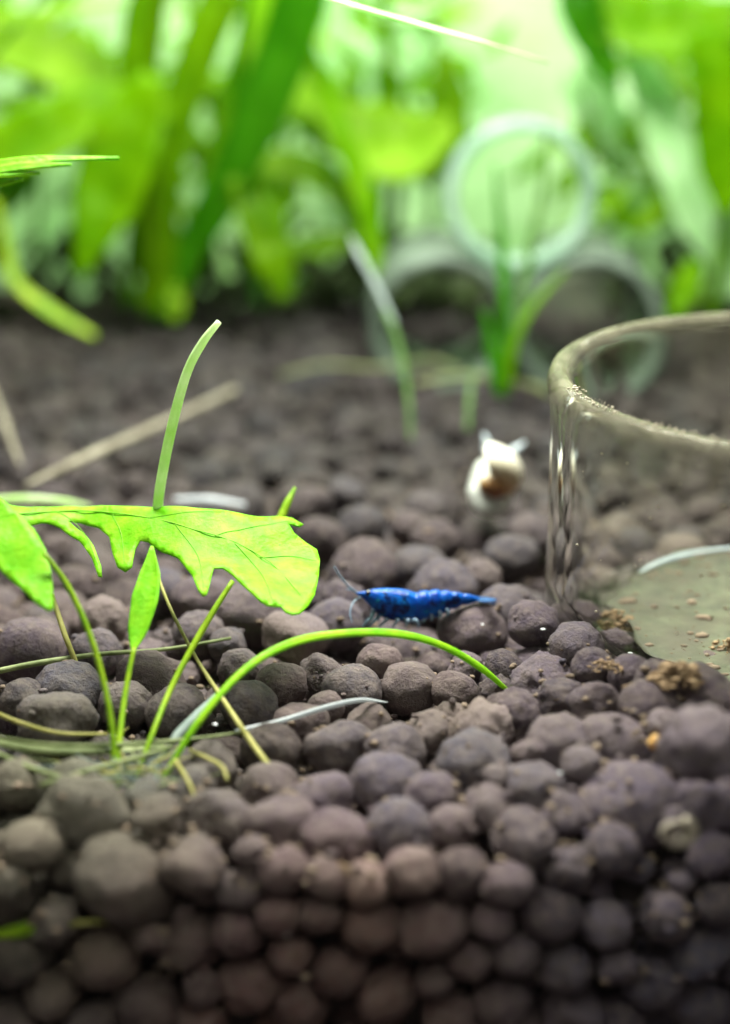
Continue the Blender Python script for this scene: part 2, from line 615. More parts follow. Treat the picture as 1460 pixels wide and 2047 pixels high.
# which ones show largest: a small depth-buffer of discs
BW, BH = 365, 512
zb = np.full((BH, BW), 1e9); ib = np.full((BH, BW), -1, int)
s4 = FPX / 4
for i, p in enumerate(P):
    v = Vector(p) - Vector((0, 0, CAM_Z))
    dz = v.y * math.cos(PITCH) - v.z * math.sin(PITCH)
    du = v.y * math.sin(PITCH) + v.z * math.cos(PITCH)
    cx, cyy, rp = BW / 2 + s4 * v.x / dz, BH / 2 - s4 * du / dz, s4 * RAD[i] / dz
    x0, x1, y0, y1 = int(max(0, cx - rp)), int(min(BW, cx + rp + 1)), int(max(0, cyy - rp)), int(min(BH, cyy + rp + 1))
    if x0 >= x1 or y0 >= y1: continue
    yy, xx = np.mgrid[y0:y1, x0:x1]
    q = 1 - ((xx + .5 - cx) ** 2 + (yy + .5 - cyy) ** 2) / rp ** 2
    zz = dz - RAD[i] * np.sqrt(np.clip(q, 0, 1))
    m = (q > 0) & (zz < zb[y0:y1, x0:x1])
    zb[y0:y1, x0:x1][m] = zz[m]; ib[y0:y1, x0:x1][m] = i
seen = np.bincount(ib[ib >= 0].ravel(), minlength=len(P))
big = set(np.argsort(-seen)[:300].tolist())


def blob_mesh(name, sub, seed, crumb):
    bm = bmesh.new()
    bmesh.ops.create_icosphere(bm, subdivisions=sub, radius=1.0)
    o = Vector((seed * 7.3, seed * 3.1, seed * 1.7))
    r_ = random.Random(seed)
    ax = Vector((r_.uniform(0.9, 1.2), r_.uniform(0.88, 1.12), r_.uniform(0.8, 1.0)))
    cuts = [(Vector((r_.gauss(0, 1), r_.gauss(0, 1), r_.gauss(0, 1))).normalized(), r_.uniform(0.84, 0.97)) for _ in range(2 if not crumb else 4)]
    for v in bm.verts:
        d = v.co.normalized()
        if crumb:
            q = 1 + 0.20 * noise.noise(d * 1.6 + o) + 0.13 * noise.noise(d * 3.6 + o) + 0.10 * noise.noise(d * 7.5 + o) + 0.04 * noise.noise(d * 16 + o)
        else:
            q = 1 + (0.10 + 0.14 * (seed % 3 == 0)) * noise.noise(d * 1.2 + o) + (0.035 + 0.05 * (seed % 2)) * noise.noise(d * 2.6 + o) + 0.048 * noise.noise(d * 5.5 + o) + 0.014 * noise.noise(d * 15 + o)
        p = d * q
        for nrm, lim in cuts:                                   # pressed flats, softly
            e = p.dot(nrm) - lim
            if e > 0: p -= nrm * e * (0.62 if not crumb else 0.8)
        v.co = Vector((p.x * ax.x, p.y * ax.y, p.z * ax.z))
    me = bpy.data.meshes.new(name)
    bm.to_mesh(me); bm.free()
    return me


HI = [blob_mesh('granule', 4, 10 + k, k >= NB) for k in range(NB + NCR)]
LO = [blob_mesh('granule_small', 2, 60 + k, k >= NB) for k in range(NB + NCR)]
for me in HI:
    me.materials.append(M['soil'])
    me.polygons.foreach_set('use_smooth', [True] * len(me.polygons))


def pick(i): return NB + rr.randrange(NCR) if KIND[i] else rr.randrange(NB)


def rand_rot():
    return Matrix.Rotation(rr.uniform(-0.5, 0.5), 3, 'X') @ Matrix.Rotation(rr.uniform(-0.5, 0.5), 3, 'Y') @ Matrix.Rotation(rr.uniform(0, 6.28), 3, 'Z')


acc_v, acc_f, acc_g, off = [], [], [], 0
lo_v = [np.array([v.co[:] for v in me.vertices]) for me in LO]
lo_f = [np.array([p.vertices[:] for p in me.polygons]) for me in LO]
for i, p in enumerate(P):
    rot = rand_rot()
    s = RAD[i] * 1.06
    if i in big:
        o = bpy.data.objects.new('granule', HI[pick(i)])
        COL.objects.link(o)
        o.parent = soil
        o.matrix_local = Matrix.Translation(p) @ rot.to_4x4() @ Matrix.Scale(s, 4)
    else:
        k = pick(i)
        v = lo_v[k] @ np.array(rot).T * s + np.array(p)
        acc_v.append(v); acc_f.append(lo_f[k] + off); off += len(v)
        acc_g.append(np.full(len(v), rr.random()))


def from_arrays(name, v, f, g=None):
    me = bpy.data.meshes.new(name)
    v = np.concatenate(v).astype(np.float32); f = np.concatenate(f).astype(np.int32)
    me.vertices.add(len(v)); me.vertices.foreach_set('co', v.ravel())
    me.loops.add(f.size); me.loops.foreach_set('vertex_index', f.ravel())
    me.polygons.add(len(f)); me.polygons.foreach_set('loop_start', np.arange(0, f.size, 3, dtype=np.int32))
    if g is not None:
        a = me.attributes.new('grain', 'FLOAT', 'POINT')
        a.data.foreach_set('value', np.concatenate(g).astype(np.float32))
    me.update(); me.validate()
    return me


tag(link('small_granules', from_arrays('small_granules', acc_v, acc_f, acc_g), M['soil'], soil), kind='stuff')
print('granules', len(P))

# crumbs and dust between the granules
av, af, ag, off = [], [], [], 0
dv, df_, doff = [], [], 0
T0 = blob_mesh('crumb', 1, 99, True)
tv = np.array([v.co[:] for v in T0.vertices]); tf = np.array([p.vertices[:] for p in T0.polygons])
for _ in range(7500):
    tan_bit = _ >= 1700
    y = GLASS_Y + 0.1 + 8.0 * rr.random() ** 1.3
    hw = half(y) - 0.5
    x = rr.uniform(-hw, hw)
    if math.hypot(x - DISH_C.x, y - DISH_C.y) < DISH_R + 0.05: continue
    r = rr.choice((0.018, 0.022, 0.028, 0.035)) * rr.uniform(0.6, 1.1) if not tan_bit else 0.005 + 0.026 * rr.random() ** 2.5
    # come to rest in the lowest of a few spots round about
    best = None
    for _k in range(5):
        xx, yy = x + rr.uniform(-.15, .15), y + rr.uniform(-.15, .15)
        z = soil_h(xx, yy) - 0.5
        k = gkey((xx, yy, z))
        for dx in (-1, 0, 1):
            for dy in (-1, 0, 1):
                for dz in (-1, 0, 1):
                    for i in grid.get((k[0] + dx, k[1] + dy, k[2] + dz), ()):
                        q = P[i]
                        d2 = (RAD[i] + r * .5) ** 2 - (q[0] - xx) ** 2 - (q[1] - yy) ** 2
                        if d2 > 0: z = max(z, q[2] + math.sqrt(d2))
        if best is None or z < best[2]: best = (xx, yy, z)
    v = tv @ np.array(rand_rot()).T * np.array([r * rr.uniform(.8, 1.5), r, r * .8]) + np.array(best)
    if tan_bit:
        dv.append(v); df_.append(tf + doff); doff += len(v)
        continue
    av.append(v); af.append(tf + off); off += len(v); ag.append(np.full(len(v), rr.random()))
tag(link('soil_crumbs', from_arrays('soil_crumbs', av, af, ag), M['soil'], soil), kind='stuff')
tag(link('tan_dust', from_arrays('tan_dust', dv, df_), M['dust'], soil), kind='stuff')


# ------------------------------------------------------------------ glass dish
nt = NT('dish_glass')
g = nt.n('ShaderNodeBsdfGlass'); g.inputs['IOR'].default_value = 1.09; g.inputs['Roughness'].default_value = 0.0
nt.l(nt.ramp(nt.noise(1.5, 3), [(0.3, (0.97, 0.98, 0.95)), (0.7, (0.99, 0.995, 0.98))]), g.inputs['Color'])
nt.l(nt.bump(nt.noise(2.2, 2), 0.025, 0.08), g.inputs['Normal'])
tc = nt.n('ShaderNodeTexCoord')
sp = nt.n('ShaderNodeSeparateXYZ'); nt.l(tc.outputs['Object'], sp.inputs[0])
mr = nt.n('ShaderNodeMapRange'); nt.l(sp.outputs['Z'], mr.inputs[0])
mr.inputs[1].default_value, mr.inputs[2].default_value, mr.inputs[3].default_value, mr.inputs[4].default_value = 1.45, 1.86, 0.005, 0.36
f = nt.math('MULTIPLY', mr.outputs[0], nt.ramp(nt.noise(3.5, 4, 0.65), [(0.3, (0.25, 0.25, 0.25)), (0.7, (1, 1, 1))]), clamp=True)
df = nt.principled((0.34, 0.33, 0.20), 0.6, 0.3)      # thin yellow biofilm, thickest on the rim
M['dishglass'] = nt.done(nt.mixsh(f, g.outputs[0], df))
nt = NT('dish_floor_film')
c = nt.mix(nt.ramp(nt.noise(5.0, 5, 0.7), [(0.35, (0, 0, 0)), (0.7, (1, 1, 1))]), (0.028, 0.030, 0.017), (0.115, 0.12, 0.07))
c = nt.mix(nt.ramp(nt.noise(1.6, 4, 0.7), [(0.42, (0, 0, 0)), (0.62, (0.8, 0.8, 0.8))]), c, (0.055, 0.042, 0.028))
M['film'] = nt.done(nt.principled(c, 0.55, 0.4, nt.bump(nt.noise(7, 4), 0.3, 0.03)))
dish = empty('glass_dish', DISH_C + Vector((0, 0, -0.15)))
tag(dish, 'clear round glass dish with thick rim, half sunk in the soil', 'dish')
prof = [(0.0, -.15), (1.5, -.15), (1.74, -.10), (1.86, .02), (1.91, .2), (1.91, 1.2), (1.92, 1.55), (1.945, 1.70), (1.95, 1.78), (1.925, 1.845),
        (1.885, 1.87), (1.83, 1.86), (1.785, 1.81), (1.765, 1.70), (1.76, 1.5), (1.76, 1.2), (1.76, .32), (1.70, .16), (1.56, .07), (1.4, .05), (0.0, .05)]
o = link('wall', lathe('dish_wall', prof, 128, closed=False), M['dishglass'], dish); o.location = DISH_C
o.matrix_parent_inverse = Matrix.Translation(-dish.location)
fl = [(0.0, .055), (1.34, .055), (1.39, .07), (1.395, .085), (1.36, .08), (0.0, .07)]
o = link('floor', lathe('dish_floor', fl, 96, closed=False), M['film'], dish); o.location = DISH_C
o.matrix_parent_inverse = Matrix.Translation(-dish.location)
me = o.data
for v in me.vertices:
    q = math.hypot(v.co.x, v.co.y)
    if q > 1.2:
        k = 1 + 0.10 * noise.noise(Vector((v.co.x * 2.2, v.co.y * 2.2, 1.0))) + 0.05 * noise.noise(Vector((v.co.x * 7, v.co.y * 7, 4.0)))
        v.co.x *= k; v.co.y *= k
M['glint'] = plain('pale_glint', (0.42, 0.50, 0.54), (0.62, 0.70, 0.72), 0.2, 4)
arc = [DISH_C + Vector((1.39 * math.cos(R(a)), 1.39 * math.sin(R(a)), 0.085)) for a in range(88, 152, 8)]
link('floor_glint', tube_mesh('floor_glint', arc, (0.015, 0.035, 0.03, 0.04, 0.03, 0.012), 40, 8, 0.5), M['glint'], dish)  # glare along the floor's back edge, modelled as a pale arc
dv2, df2, do2 = [], [], 0
for _ in range(420):
    a, q = rr.uniform(0, 6.28), 1.36 * rr.random() ** .4
    r = .006 + .04 * rr.random() ** 5
    v = tv @ np.array(rand_rot()).T * np.array([r * rr.uniform(.8, 1.8), r, r * .6]) + np.array([DISH_C.x + q * math.cos(a), DISH_C.y + q * math.sin(a), .08])
    dv2.append(v); df2.append(tf + do2); do2 += len(v)
tag(link('sediment', from_arrays('sediment', dv2, df2), M['dust'], dish), kind='stuff')
# grit stuck on the rim and the wall
M['grit'] = plain('pale_grit', (0.30, 0.26, 0.18), (0.52, 0.47, 0.36), 0.8, 20)
av, af, off = [], [], 0
for _ in range(260):
    a = R(rr.uniform(190, 265)); rad_ = 1.86 + rr.uniform(-.05, .05); r = .003 + .012 * rr.random() ** 4
    c0 = np.array([DISH_C.x + rad_ * math.cos(a), DISH_C.y + rad_ * math.sin(a), 1.872])
    av.append(tv * r + c0); af.append(tf + off); off += len(tv)
for _ in range(46):
    a = R(rr.uniform(200, 255)); r = .003 + .011 * rr.random() ** 3
    c0 = np.array([DISH_C.x + 1.915 * math.cos(a), DISH_C.y + 1.915 * math.sin(a), rr.uniform(.5, 1.7)])
    av.append(tv * r + c0); af.append(tf + off); off += len(tv)
o = link('grit', from_arrays('grit', av, af), M['grit'], dish); tag(o, kind='stuff')


# ------------------------------------------------------------------ shrimp
def shrimp():
    Y = 11.15
    prof = [(712, 1186, 1188), (724, 1183, 1192), (738, 1180, 1208), (755, 1179, 1225), (772, 1179, 1236), (792, 1180, 1238), (812, 1182, 1241),
            (826, 1185, 1242), (832, 1190, 1234), (836, 1185, 1240), (854, 1182, 1237), (858, 1187, 1229), (862, 1182, 1234), (878, 1181, 1230), (882, 1186, 1221), (886, 1182, 1226),
            (900, 1183, 1221), (904, 1187, 1213), (908, 1184, 1217), (922, 1186, 1212), (926, 1190, 1206), (930, 1187, 1210), (946, 1191, 1205), (960, 1195, 1202), (972, 1198, 1200)]
    S = 14
    V, F = [], []
    for i, (x, a, b) in enumerate(prof):
        y0 = Y + (x - 830) * 0.0006
        pa, pb = atY(x, a, y0), atY(x, b, y0)
        c = (pa + pb) / 2
        hz = (pa.z - pb.z) / 2 * 1.12
        for k in range(S):
            t = 2 * math.pi * k / S
            V.append((c.x, c.y + math.sin(t) * hz * 0.78, c.z + math.cos(t) * hz * (1.0 if math.cos(t) > 0 else 1.0)))
    n = len(prof)
    for i in range(n - 1):
        for k in range(S):
            a, b = i * S + k, i * S + (k + 1) % S
            F.append((a, a + S, b + S, b))
    F.append(tuple(range(S))); F.append(tuple(range((n - 1) * S, n * S))[::-1])
    nt = NT('blue_shell')
    c = nt.mix(nt.ramp(nt.noise(7, 4), [(0.3, (0, 0, 0)), (0.7, (1, 1, 1))]), (0.0, 0.014, 0.20), (0.0, 0.13, 0.50))
    c = nt.mix(nt.ramp(nt.noise(16, 2), [(0.62, (0, 0, 0)), (0.75, (0.8, 0.8, 0.8))]), c, (0.005, 0.20, 0.28))
    c = nt.mix(nt.ramp(nt.noise(11, 3), [(0.52, (0, 0, 0)), (0.60, (0.92, 0.92, 0.92))]), c, (0.0, 0.004, 0.045))
    M['blue'] = nt.done(nt.principled(c, 0.3, 0.22, nt.bump(nt.noise(26, 3), 0.4, 0.02)))
    nt = NT('clear_blue_limb')
    p = nt.principled((0.20, 0.30, 0.40), 0.25, 0.5)
    tr = nt.n('ShaderNodeBsdfTransparent')
    M['limb'] = nt.done(nt.mixsh(0.18, p, tr.outputs[0]))
    nt = NT('clear_tail')
    M['tailfan'] = nt.done(nt.mixsh(0.5, nt.principled((0.03, 0.10, 0.26), 0.4, 0.2), nt.n('ShaderNodeBsdfTransparent').outputs[0]))
    M['eye'] = plain('black_eye', (0.004, 0.004, 0.008), (0.01, 0.01, 0.02), 0.15, 10)
    body = link('blue_shrimp', mesh('shrimp_body', V, F), M['blue'])
    tag(body, 'small deep blue shrimp standing on the granules', 'shrimp')
    sub = body.modifiers.new('smooth', 'SUBSURF'); sub.levels = sub.render_levels = 1

    def limb(name, pts, r, mat='limb', yo=0.0):
        q = [atY(x, y, Y + yo + d) for x, y, d in pts]
        return link(name, tube_mesh(name, q, r, 14, 6), M[mat], body)
    for s in (-1, 1):
        e = bpy.data.meshes.new('eye'); bm = bmesh.new(); bmesh.ops.create_uvsphere(bm, u_segments=12, v_segments=8, radius=0.034)
        bmesh.ops.translate(bm, verts=bm.verts, vec=atY(737, 1188, Y + s * 0.06)); bm.to_mesh(e); bm.free()
        link('eye', e, M['eye'], body)
        limb('antenna', [(722, 1190, s * .03), (700, 1175, s * .10), (682, 1155, s * .18), (668, 1132, s * .26)], (0.008, 0.006, 0.004, 0.002))
        limb('antenna', [(722, 1192, s * .04), (706, 1205, s * .12), (700, 1225, s * .2), (704, 1245, s * .26)], (0.007, 0.005, 0.004, 0.002))
        limb('antennule', [(718, 1187, s * .02), (704, 1180, s * .05), (692, 1178, s * .08)], (0.007, 0.005, 0.002))
        for k, (x0, x1, x2) in enumerate(((748, 736, 724), (760, 750, 738), (776, 772, 758), (792, 796, 784), (806, 816, 812), (816, 832, 838))):
            limb('leg', [(x0, 1222 + k * 2, s * .05), ((x0 + x1) / 2, 1236 + k, s * .10), (x1, 1240, s * .13), (x2, 1254, s * .14)],
                 (0.02, 0.017, 0.013, 0.006))
        for x in (846, 862, 878, 893):
            limb('swimmeret', [(x, 1230 - (x - 846) * 0.28, s * .04), (x + 3, 1240 - (x - 846) * 0.28, s * .05), (x - 2, 1246 - (x - 846) * .28, s * .05)],
                 (0.014, 0.013, 0.003))
        q = [atY(955, 1199, Y + .06), atY(972, 1201, Y + .06 + s * .04), atY(990, 1203 + s * 3, Y + .06 + s * .09)]
        link('tail_fan', ribbon_mesh('tail_fan', q, (0.05, 0.10, 0.05), Vector((0, 0, 1)), 10, 5, 0.012), M['tailfan'], body)
    q = [atY(955, 1198, Y + .07), atY(975, 1199, Y + .08), atY(992, 1200, Y + .09)]
    link('tail_fan', ribbon_mesh('tail_fan', q, (0.06, 0.08, 0.03), Vector((0, 0, 1)), 10, 5, 0.012), M['tailfan'], body)


shrimp()


# ------------------------------------------------------------------ snail
def snail():
    base = on_soil(985, 1022)
    c0 = atY(985, 968, base.y)
    u = cm(c0)
    # body: foot and head, crawling away from the viewer
    pts = [c0 + Vector((-.02, -.16, -.17)), c0 + Vector((-.01, 0, -.15)), c0 + Vector((0.01, .16, -.06)), c0 + Vector((0.03, .27, .06)), c0 + Vector((0.035, .33, .10))]
    M['snailbody'] = plain('white_snail_flesh', (0.46, 0.50, 0.44), (0.62, 0.65, 0.58), 0.4, 12)
    body = link('snail', tube_mesh('snail_body', pts, (0.06, 0.19, 0.20, 0.16, 0.07), 20, 14, 0.85, wob=0.1), M['snailbody'])
    tag(body, 'small white snail with brown shell tip and two grey tentacles', 'snail')
    M['feeler'] = plain('grey_feeler', (0.30, 0.36, 0.38), (0.42, 0.48, 0.5), 0.4, 12)
    for a, b, c_, d_ in (((975, 905), (972, 880), (967, 866), .26), ((1022, 905), (1036, 895), (1050, 884), .26)):
        q = [atY(*a, c0.y + d_), atY(*b, c0.y + d_ + .03), atY(*c_, c0.y + d_ + .06)]
        link('tentacle', tube_mesh('tentacle', q, (0.045, 0.03, 0.012), 12, 8), M['feeler'], body)
    # shell: a tube coiling outward, its tip towards the viewer and to lower left
    V, F = [], []
    turns, n, S = 3.3, 120, 16
    for i in range(n):
        t = i / (n - 1)
        g_ = math.exp(1.75 * (t - 1) * turns / 2.2)
        a = t * turns * 2 * math.pi
        rc, rt = 0.155 * g_, 0.135 * g_
        zc = -0.30 * g_
        ctr = Vector((rc * math.cos(a), rc * math.sin(a), zc))
        rad_ = Vector((math.cos(a), math.sin(a), 0))
        for k in range(S):
            b = 2 * math.pi * k / S
            V.append(ctr + rad_ * math.cos(b) * rt + Vector((0, 0, 1)) * math.sin(b) * rt * 1.15)
    for i in range(n - 1):
        for k in range(S):
            a, b = i * S + k, i * S + (k + 1) % S
            F.append((a, b, b + S, a + S))
    F.append(tuple(range(S))[::-1])
    me = mesh('shell', V, F)
    nt = NT('snail_shell')
    tc = nt.n('ShaderNodeTexCoord')
    sp = nt.n('ShaderNodeSeparateXYZ'); nt.l(tc.outputs['Object'], sp.inputs[0])
    f = nt.math('ADD', nt.math('MULTIPLY', sp.outputs['Z'], 3.0), 0.95)
    f = nt.math('ADD', f, nt.math('MULTIPLY', nt.noise(9, 3), 0.15), clamp=True)
    c = nt.ramp(f, [(0.12, (0.66, 0.65, 0.54)), (0.52, (0.60, 0.54, 0.36)), (0.72, (0.42, 0.22, 0.07)), (0.9, (0.15, 0.05, 0.02))])
    M['shell'] = nt.done(nt.principled(c, 0.3, 0.5))
    o = link('shell', me, M['shell'], body)
    axis = Vector((-0.10, -0.80, -0.60)).normalized()
    rot = axis.to_track_quat('Z', 'Y').to_matrix().to_4x4()
    o.matrix_parent_inverse = Matrix()
    o.matrix_local = Matrix.Translation(c0 + Vector((0.01, -0.28, 0.0)) + axis * 0.10 + Vector((0, 0.14, 0.0))) @ rot


snail()

# ------------------------------------------------------------------ rooted foreground plant
UP = Vector((0, 0, 1))
CAMDIR = Vector((0, -0.6, 0.8))
plant = empty('leafy_plant', on_soil(245, 1560))
tag(plant, 'young plant with bright lime toothed leaves rooted in the soil', 'plant')


def px_tube(name, parent, pts, radii_px, mat, **kw):
    q = [atY(x, y, Y) for x, y, Y in pts]
    u = cm(q[len(q) // 2])
    return link(name, tube_mesh(name, q, [r * u for r in radii_px], **kw), M[mat], parent)


def px_blade(name, parent, pts, widths_px, mat, face=CAMDIR, **kw):
    q = [atY(x, y, Y) for x, y, Y in pts]
    ww = lerp_list(widths_px, len(q))
    ww = [a * cm(b) for a, b in zip(ww, q)]
    return link(name, ribbon_mesh(name, q, ww, face, **kw), M[mat], parent)


BIG = [(-60, 1004), (0, 1009), (60, 1011), (130, 1009), (215, 1012), (330, 1011), (440, 1021), (520, 1029), (585, 1036), (607, 1047), (600, 1053), (578, 1050),
       (588, 1066), (612, 1084), (634, 1098), (640, 1118), (638, 1150), (630, 1188), (618, 1208), (600, 1228), (585, 1232), (572, 1226), (562, 1211),
       (535, 1209), (515, 1196), (492, 1174), (466, 1150), (446, 1136), (428, 1137), (421, 1160), (414, 1186), (406, 1190), (396, 1178), (384, 1148),
       (356, 1118), (322, 1101), (295, 1083), (280, 1080), (270, 1096), (264, 1132), (250, 1141), (234, 1134), (225, 1108), (218, 1072), (196, 1052),
       (160, 1042), (136, 1042), (166, 1064), (188, 1096), (202, 1130), (204, 1151), (196, 1150), (184, 1118), (158, 1084), (120, 1058), (84, 1045),
       (58, 1046), (30, 1050), (-60, 1060)]


def place_big(x, y):
    v = (y - 1010) / 220
    Y = 10.95 - 0.95 * v - 0.25 * max(0, v - 0.5) + 0.10 * math.sin(x * 0.012)
    return atY(x, y, Y)


me, th = outline_leaf('leaf', BIG, place_big, step=11, bumpy=0.028)
o = link('leaf', me, M['fresh'], plant); solidify(o, th); tag(o, 'large toothed lime leaf spread over the soil')
bigleaf = o
M['vein'] = leaf_material('leaf_vein', (0.20, 0.54, 0.03), (0.33, 0.66, 0.06), 0.35, 0.4)
for pts, r in (([(-40, 1030), (150, 1021), (300, 1038), (430, 1072), (540, 1122), (600, 1190)], (.012, .012, .011, .009, .007, .003)),
               ([(225, 1028), (243, 1070), (249, 1130)], (.007, .006, .002)), ([(350, 1048), (395, 1110), (408, 1178)], (.007, .006, .002)),
               ([(110, 1022), (160, 1055), (196, 1130)], (.006, .005, .002)), ([(430, 1072), (500, 1055), (580, 1045)], (.006, .005, .002)),
               ([(470, 1090), (520, 1140), (545, 1200)], (.006, .005, .002)), ([(520, 1112), (580, 1110), (632, 1120)], (.006, .005, .002)),
               ([(300, 1038), (380, 1025), (450, 1026)], (.005, .004, .002))):
    q = []
    for c in spline([Vector((a, b, 0)) for a, b in pts], 12):
        v = place_big(c.x, c.y)
        q.append(v + Vector((0, 0, 0.028 * noise.noise(v * 4.5) + 0.003)))
    link('vein', tube_mesh('vein', q, [a * .42 for a in r], 16, 6), M['vein'], bigleaf).matrix_parent_inverse = Matrix()
LEFT = [(-90, 940), (-40, 960), (0, 992), (38, 1022), (68, 1058), (92, 1100), (104, 1150), (107, 1214), (96, 1219), (72, 1206), (40, 1178), (0, 1138), (-40, 1108), (-90, 1080)]


def place_left(x, y):
    v = (y - 960) / 250
    return atY(x, y, 10.3 - 0.8 * v)


me, th = outline_leaf('leaf', LEFT, place_left, step=14, bumpy=0.03)
o = link('leaf', me, M['fresh'], plant); solidify(o, th)
# narrow upright leaf
px_blade('leaf', plant, [(266, 1300, 9.75), (276, 1260, 9.85), (290, 1200, 10.0), (300, 1150, 10.15), (304, 1092, 10.32)], (10, 40, 54, 42, 6), 'fresh', face=Vector((0.1, -0.55, 0.83)), cup=0.2, thick=0.015)
px_tube('stem', plant, [(234, 1575, 8.98), (238, 1490, 9.2), (250, 1390, 9.5), (268, 1295, 9.75)], (7, 6, 6, 5), 'stem')
px_tube('stem', plant, [(231, 1570, 8.98), (222, 1440, 9.2), (190, 1300, 9.45), (140, 1180, 9.65), (88, 1105, 9.75)], (7, 6, 6, 6, 4), 'stem')
px_tube('stem', plant, [(268, 1570, 8.98), (300, 1480, 9.2), (345, 1370, 9.6), (410, 1250, 9.95), (465, 1162, 10.2)], (5, 5, 6, 7, 5), 'stem')
px_blade('leaf', plant, [(318, 1572, 8.98), (400, 1440, 9.2), (490, 1340, 9.5), (580, 1288, 9.7), (680, 1268, 9.8), (790, 1268, 9.9), (880, 1290, 9.95), (960, 1335, 10.0), (1030, 1394, 10.02)],
         (9, 13, 14, 17, 15, 16, 13, 13, 4), 'arch', cup=0.3, thick=0.05, n=44)
# tall bare stem behind
o = px_tube('bare_stem', None, [(316, 1050, 10.9), (318, 990, 10.9), (340, 870, 10.9), (372, 750, 10.9), (405, 685, 10.9), (438, 643, 10.9)], (11, 11, 11, 10, 9, 6), 'palestem', n=30)
tag(o, 'tall pale green bare stem curving up behind the lime leaf', 'stem')
px_tube('stem', plant, [(590, 975, 11.6), (575, 1005, 11.5), (560, 1040, 11.4)], (3, 8, 9), 'stem')


def loose(name, pts, radii, mat, label, cat, up=0.04, **kw):
    q = [on_soil(x, y, up if len(e) == 0 else e[0]) for x, y, *e in pts]
    u = cm(q[len(q) // 2])
    o = link(name, tube_mesh(name, q, [r * u for r in radii], **kw), M[mat])
    return tag(o, label, cat)


loose('dry_runner', [(300, 1110, .55), (340, 1215, .42), (392, 1315, .26), (440, 1390, .16), (500, 1480, .1), (556, 1556, .06)], (3, 4, 4, 5, 6, 5), 'straw',
      'thin straw coloured runner slanting down from under the toothed leaf', 'runner', n=30)
loose('white_root', [(470, 1462, .05), (560, 1442, .08), (650, 1415, .12), (720, 1400, .14), (775, 1404, .06)], (4, 5, 6, 5, 1), 'root',
      'white glossy root curving over granules beside the arching leaf', 'root', n=26)
loose('white_root', [(440, 1380, .16), (400, 1425, .1), (355, 1470, .08), (330, 1510, .03)], (4, 11, 10, 3), 'greywhite',
      'short thick white root under the arching leaf', 'root')
loose('hanging_stalk', [(104, 1190, .42), (130, 1270, .24), (156, 1335, .05)], (5, 6, 5), 'straw', 'short pale stalk hanging under the leaf at the edge', 'stem')
loose('grass_strand', [(-20, 1345, .08), (80, 1325, .1), (200, 1308, .1), (330, 1298, .1), (462, 1276, .08)], (6, 6, 5, 4, 3), 'dull',
      'long dull green strand lying behind the rooted stems', 'grass')
loose('grass_strand', [(-20, 1420, .1), (40, 1445, .1), (120, 1466, .08), (215, 1468, .05)], (5, 5, 4, 3), 'straw', 'yellowish strand bending down to the plant base', 'grass')
loose('grass_strand', [(-20, 1470, .1), (90, 1488, .1), (220, 1490, .1), (380, 1478, .08), (480, 1465, .05)], (4, 4, 5, 4, 3), 'dull',
      'dull strand running straight behind the plant base', 'grass')
loose('grass_strand', [(-20, 1480, .04), (60, 1498, .05), (150, 1502, .05), (240, 1500, .05), (330, 1492, .03)], (12, 15, 15, 13, 8), 'dull',
      'broad flat grey green blade lying on soil behind the plant base', 'grass', flat=0.35)
loose('grass_strand', [(-20, 1500, .08), (60, 1535, .09), (140, 1560, .06), (180, 1575, .04)], (5, 6, 5, 4), 'dull', 'short olive strand sloping to the plant base', 'grass')
loose('grass_strand', [(80, 1570, .08), (180, 1540, .1), (290, 1510, .09), (350, 1490, .06)], (4, 5, 5, 3), 'dull', 'thin strand crossing in front of the plant base', 'grass')
loose('fine_root', [(380, 1500, .08), (440, 1530, .09), (455, 1560, .07)], (4, 4, 3), 'straw', 'fine curled root beside the arching leaf base', 'root')
loose('fine_root', [(350, 1520, .08), (375, 1560, .08), (392, 1600, .03)], (4, 4, 3), 'straw', 'fine short root in front of the arching leaf base', 'root')
loose('pale_strand', [(-20, 1000, .2), (60, 996, .2), (130, 1002, .18), (180, 1012, .1)], (7, 7, 6, 3), 'palestem', 'pale strand behind the top edge of the toothed leaf', 'grass')
# leaf fragment pressed against the front glass
o = px_blade('leaf_fragment', None, [(-30, 1872, 8.14), (30, 1862, 8.14), (80, 1850, 8.14), (105, 1843, 8.14)], (10, 26, 28, 6), 'stem', face=Vector((0, -1, .2)))
tag(o, 'yellow green leaf fragment pressed against the front glass', 'leaf')
o = px_tube('dry_stalk', None, [(95, 1850, 8.13), (190, 1843, 8.13), (295, 1836, 8.13)], (7, 6, 3), 'straw')
tag(o, 'dry stalk running from the leaf fragment along the front glass', 'stem')

# fine roots spreading from the base over the granules
for k in range(34):
    x, y = rr.uniform(190, 340), rr.uniform(1530, 1575)
    a = rr.uniform(-0.2, 3.4)
    q = []
    for j in range(5):
        q.append(on_soil(x, y, 0.05 + 0.03 * math.sin(j + k)))
        x += math.cos(a) * rr.uniform(22, 55); y -= math.sin(a) * rr.uniform(6, 24)
        a += rr.uniform(-0.6, 0.6)
    u = cm(q[0])
    link('root', tube_mesh('root', q, [2.4 * u, 2.2 * u, 2 * u, 1.6 * u, .8 * u], 20, 6), M[rr.choice(('straw', 'dull', 'greywhite', 'dull'))], plant)

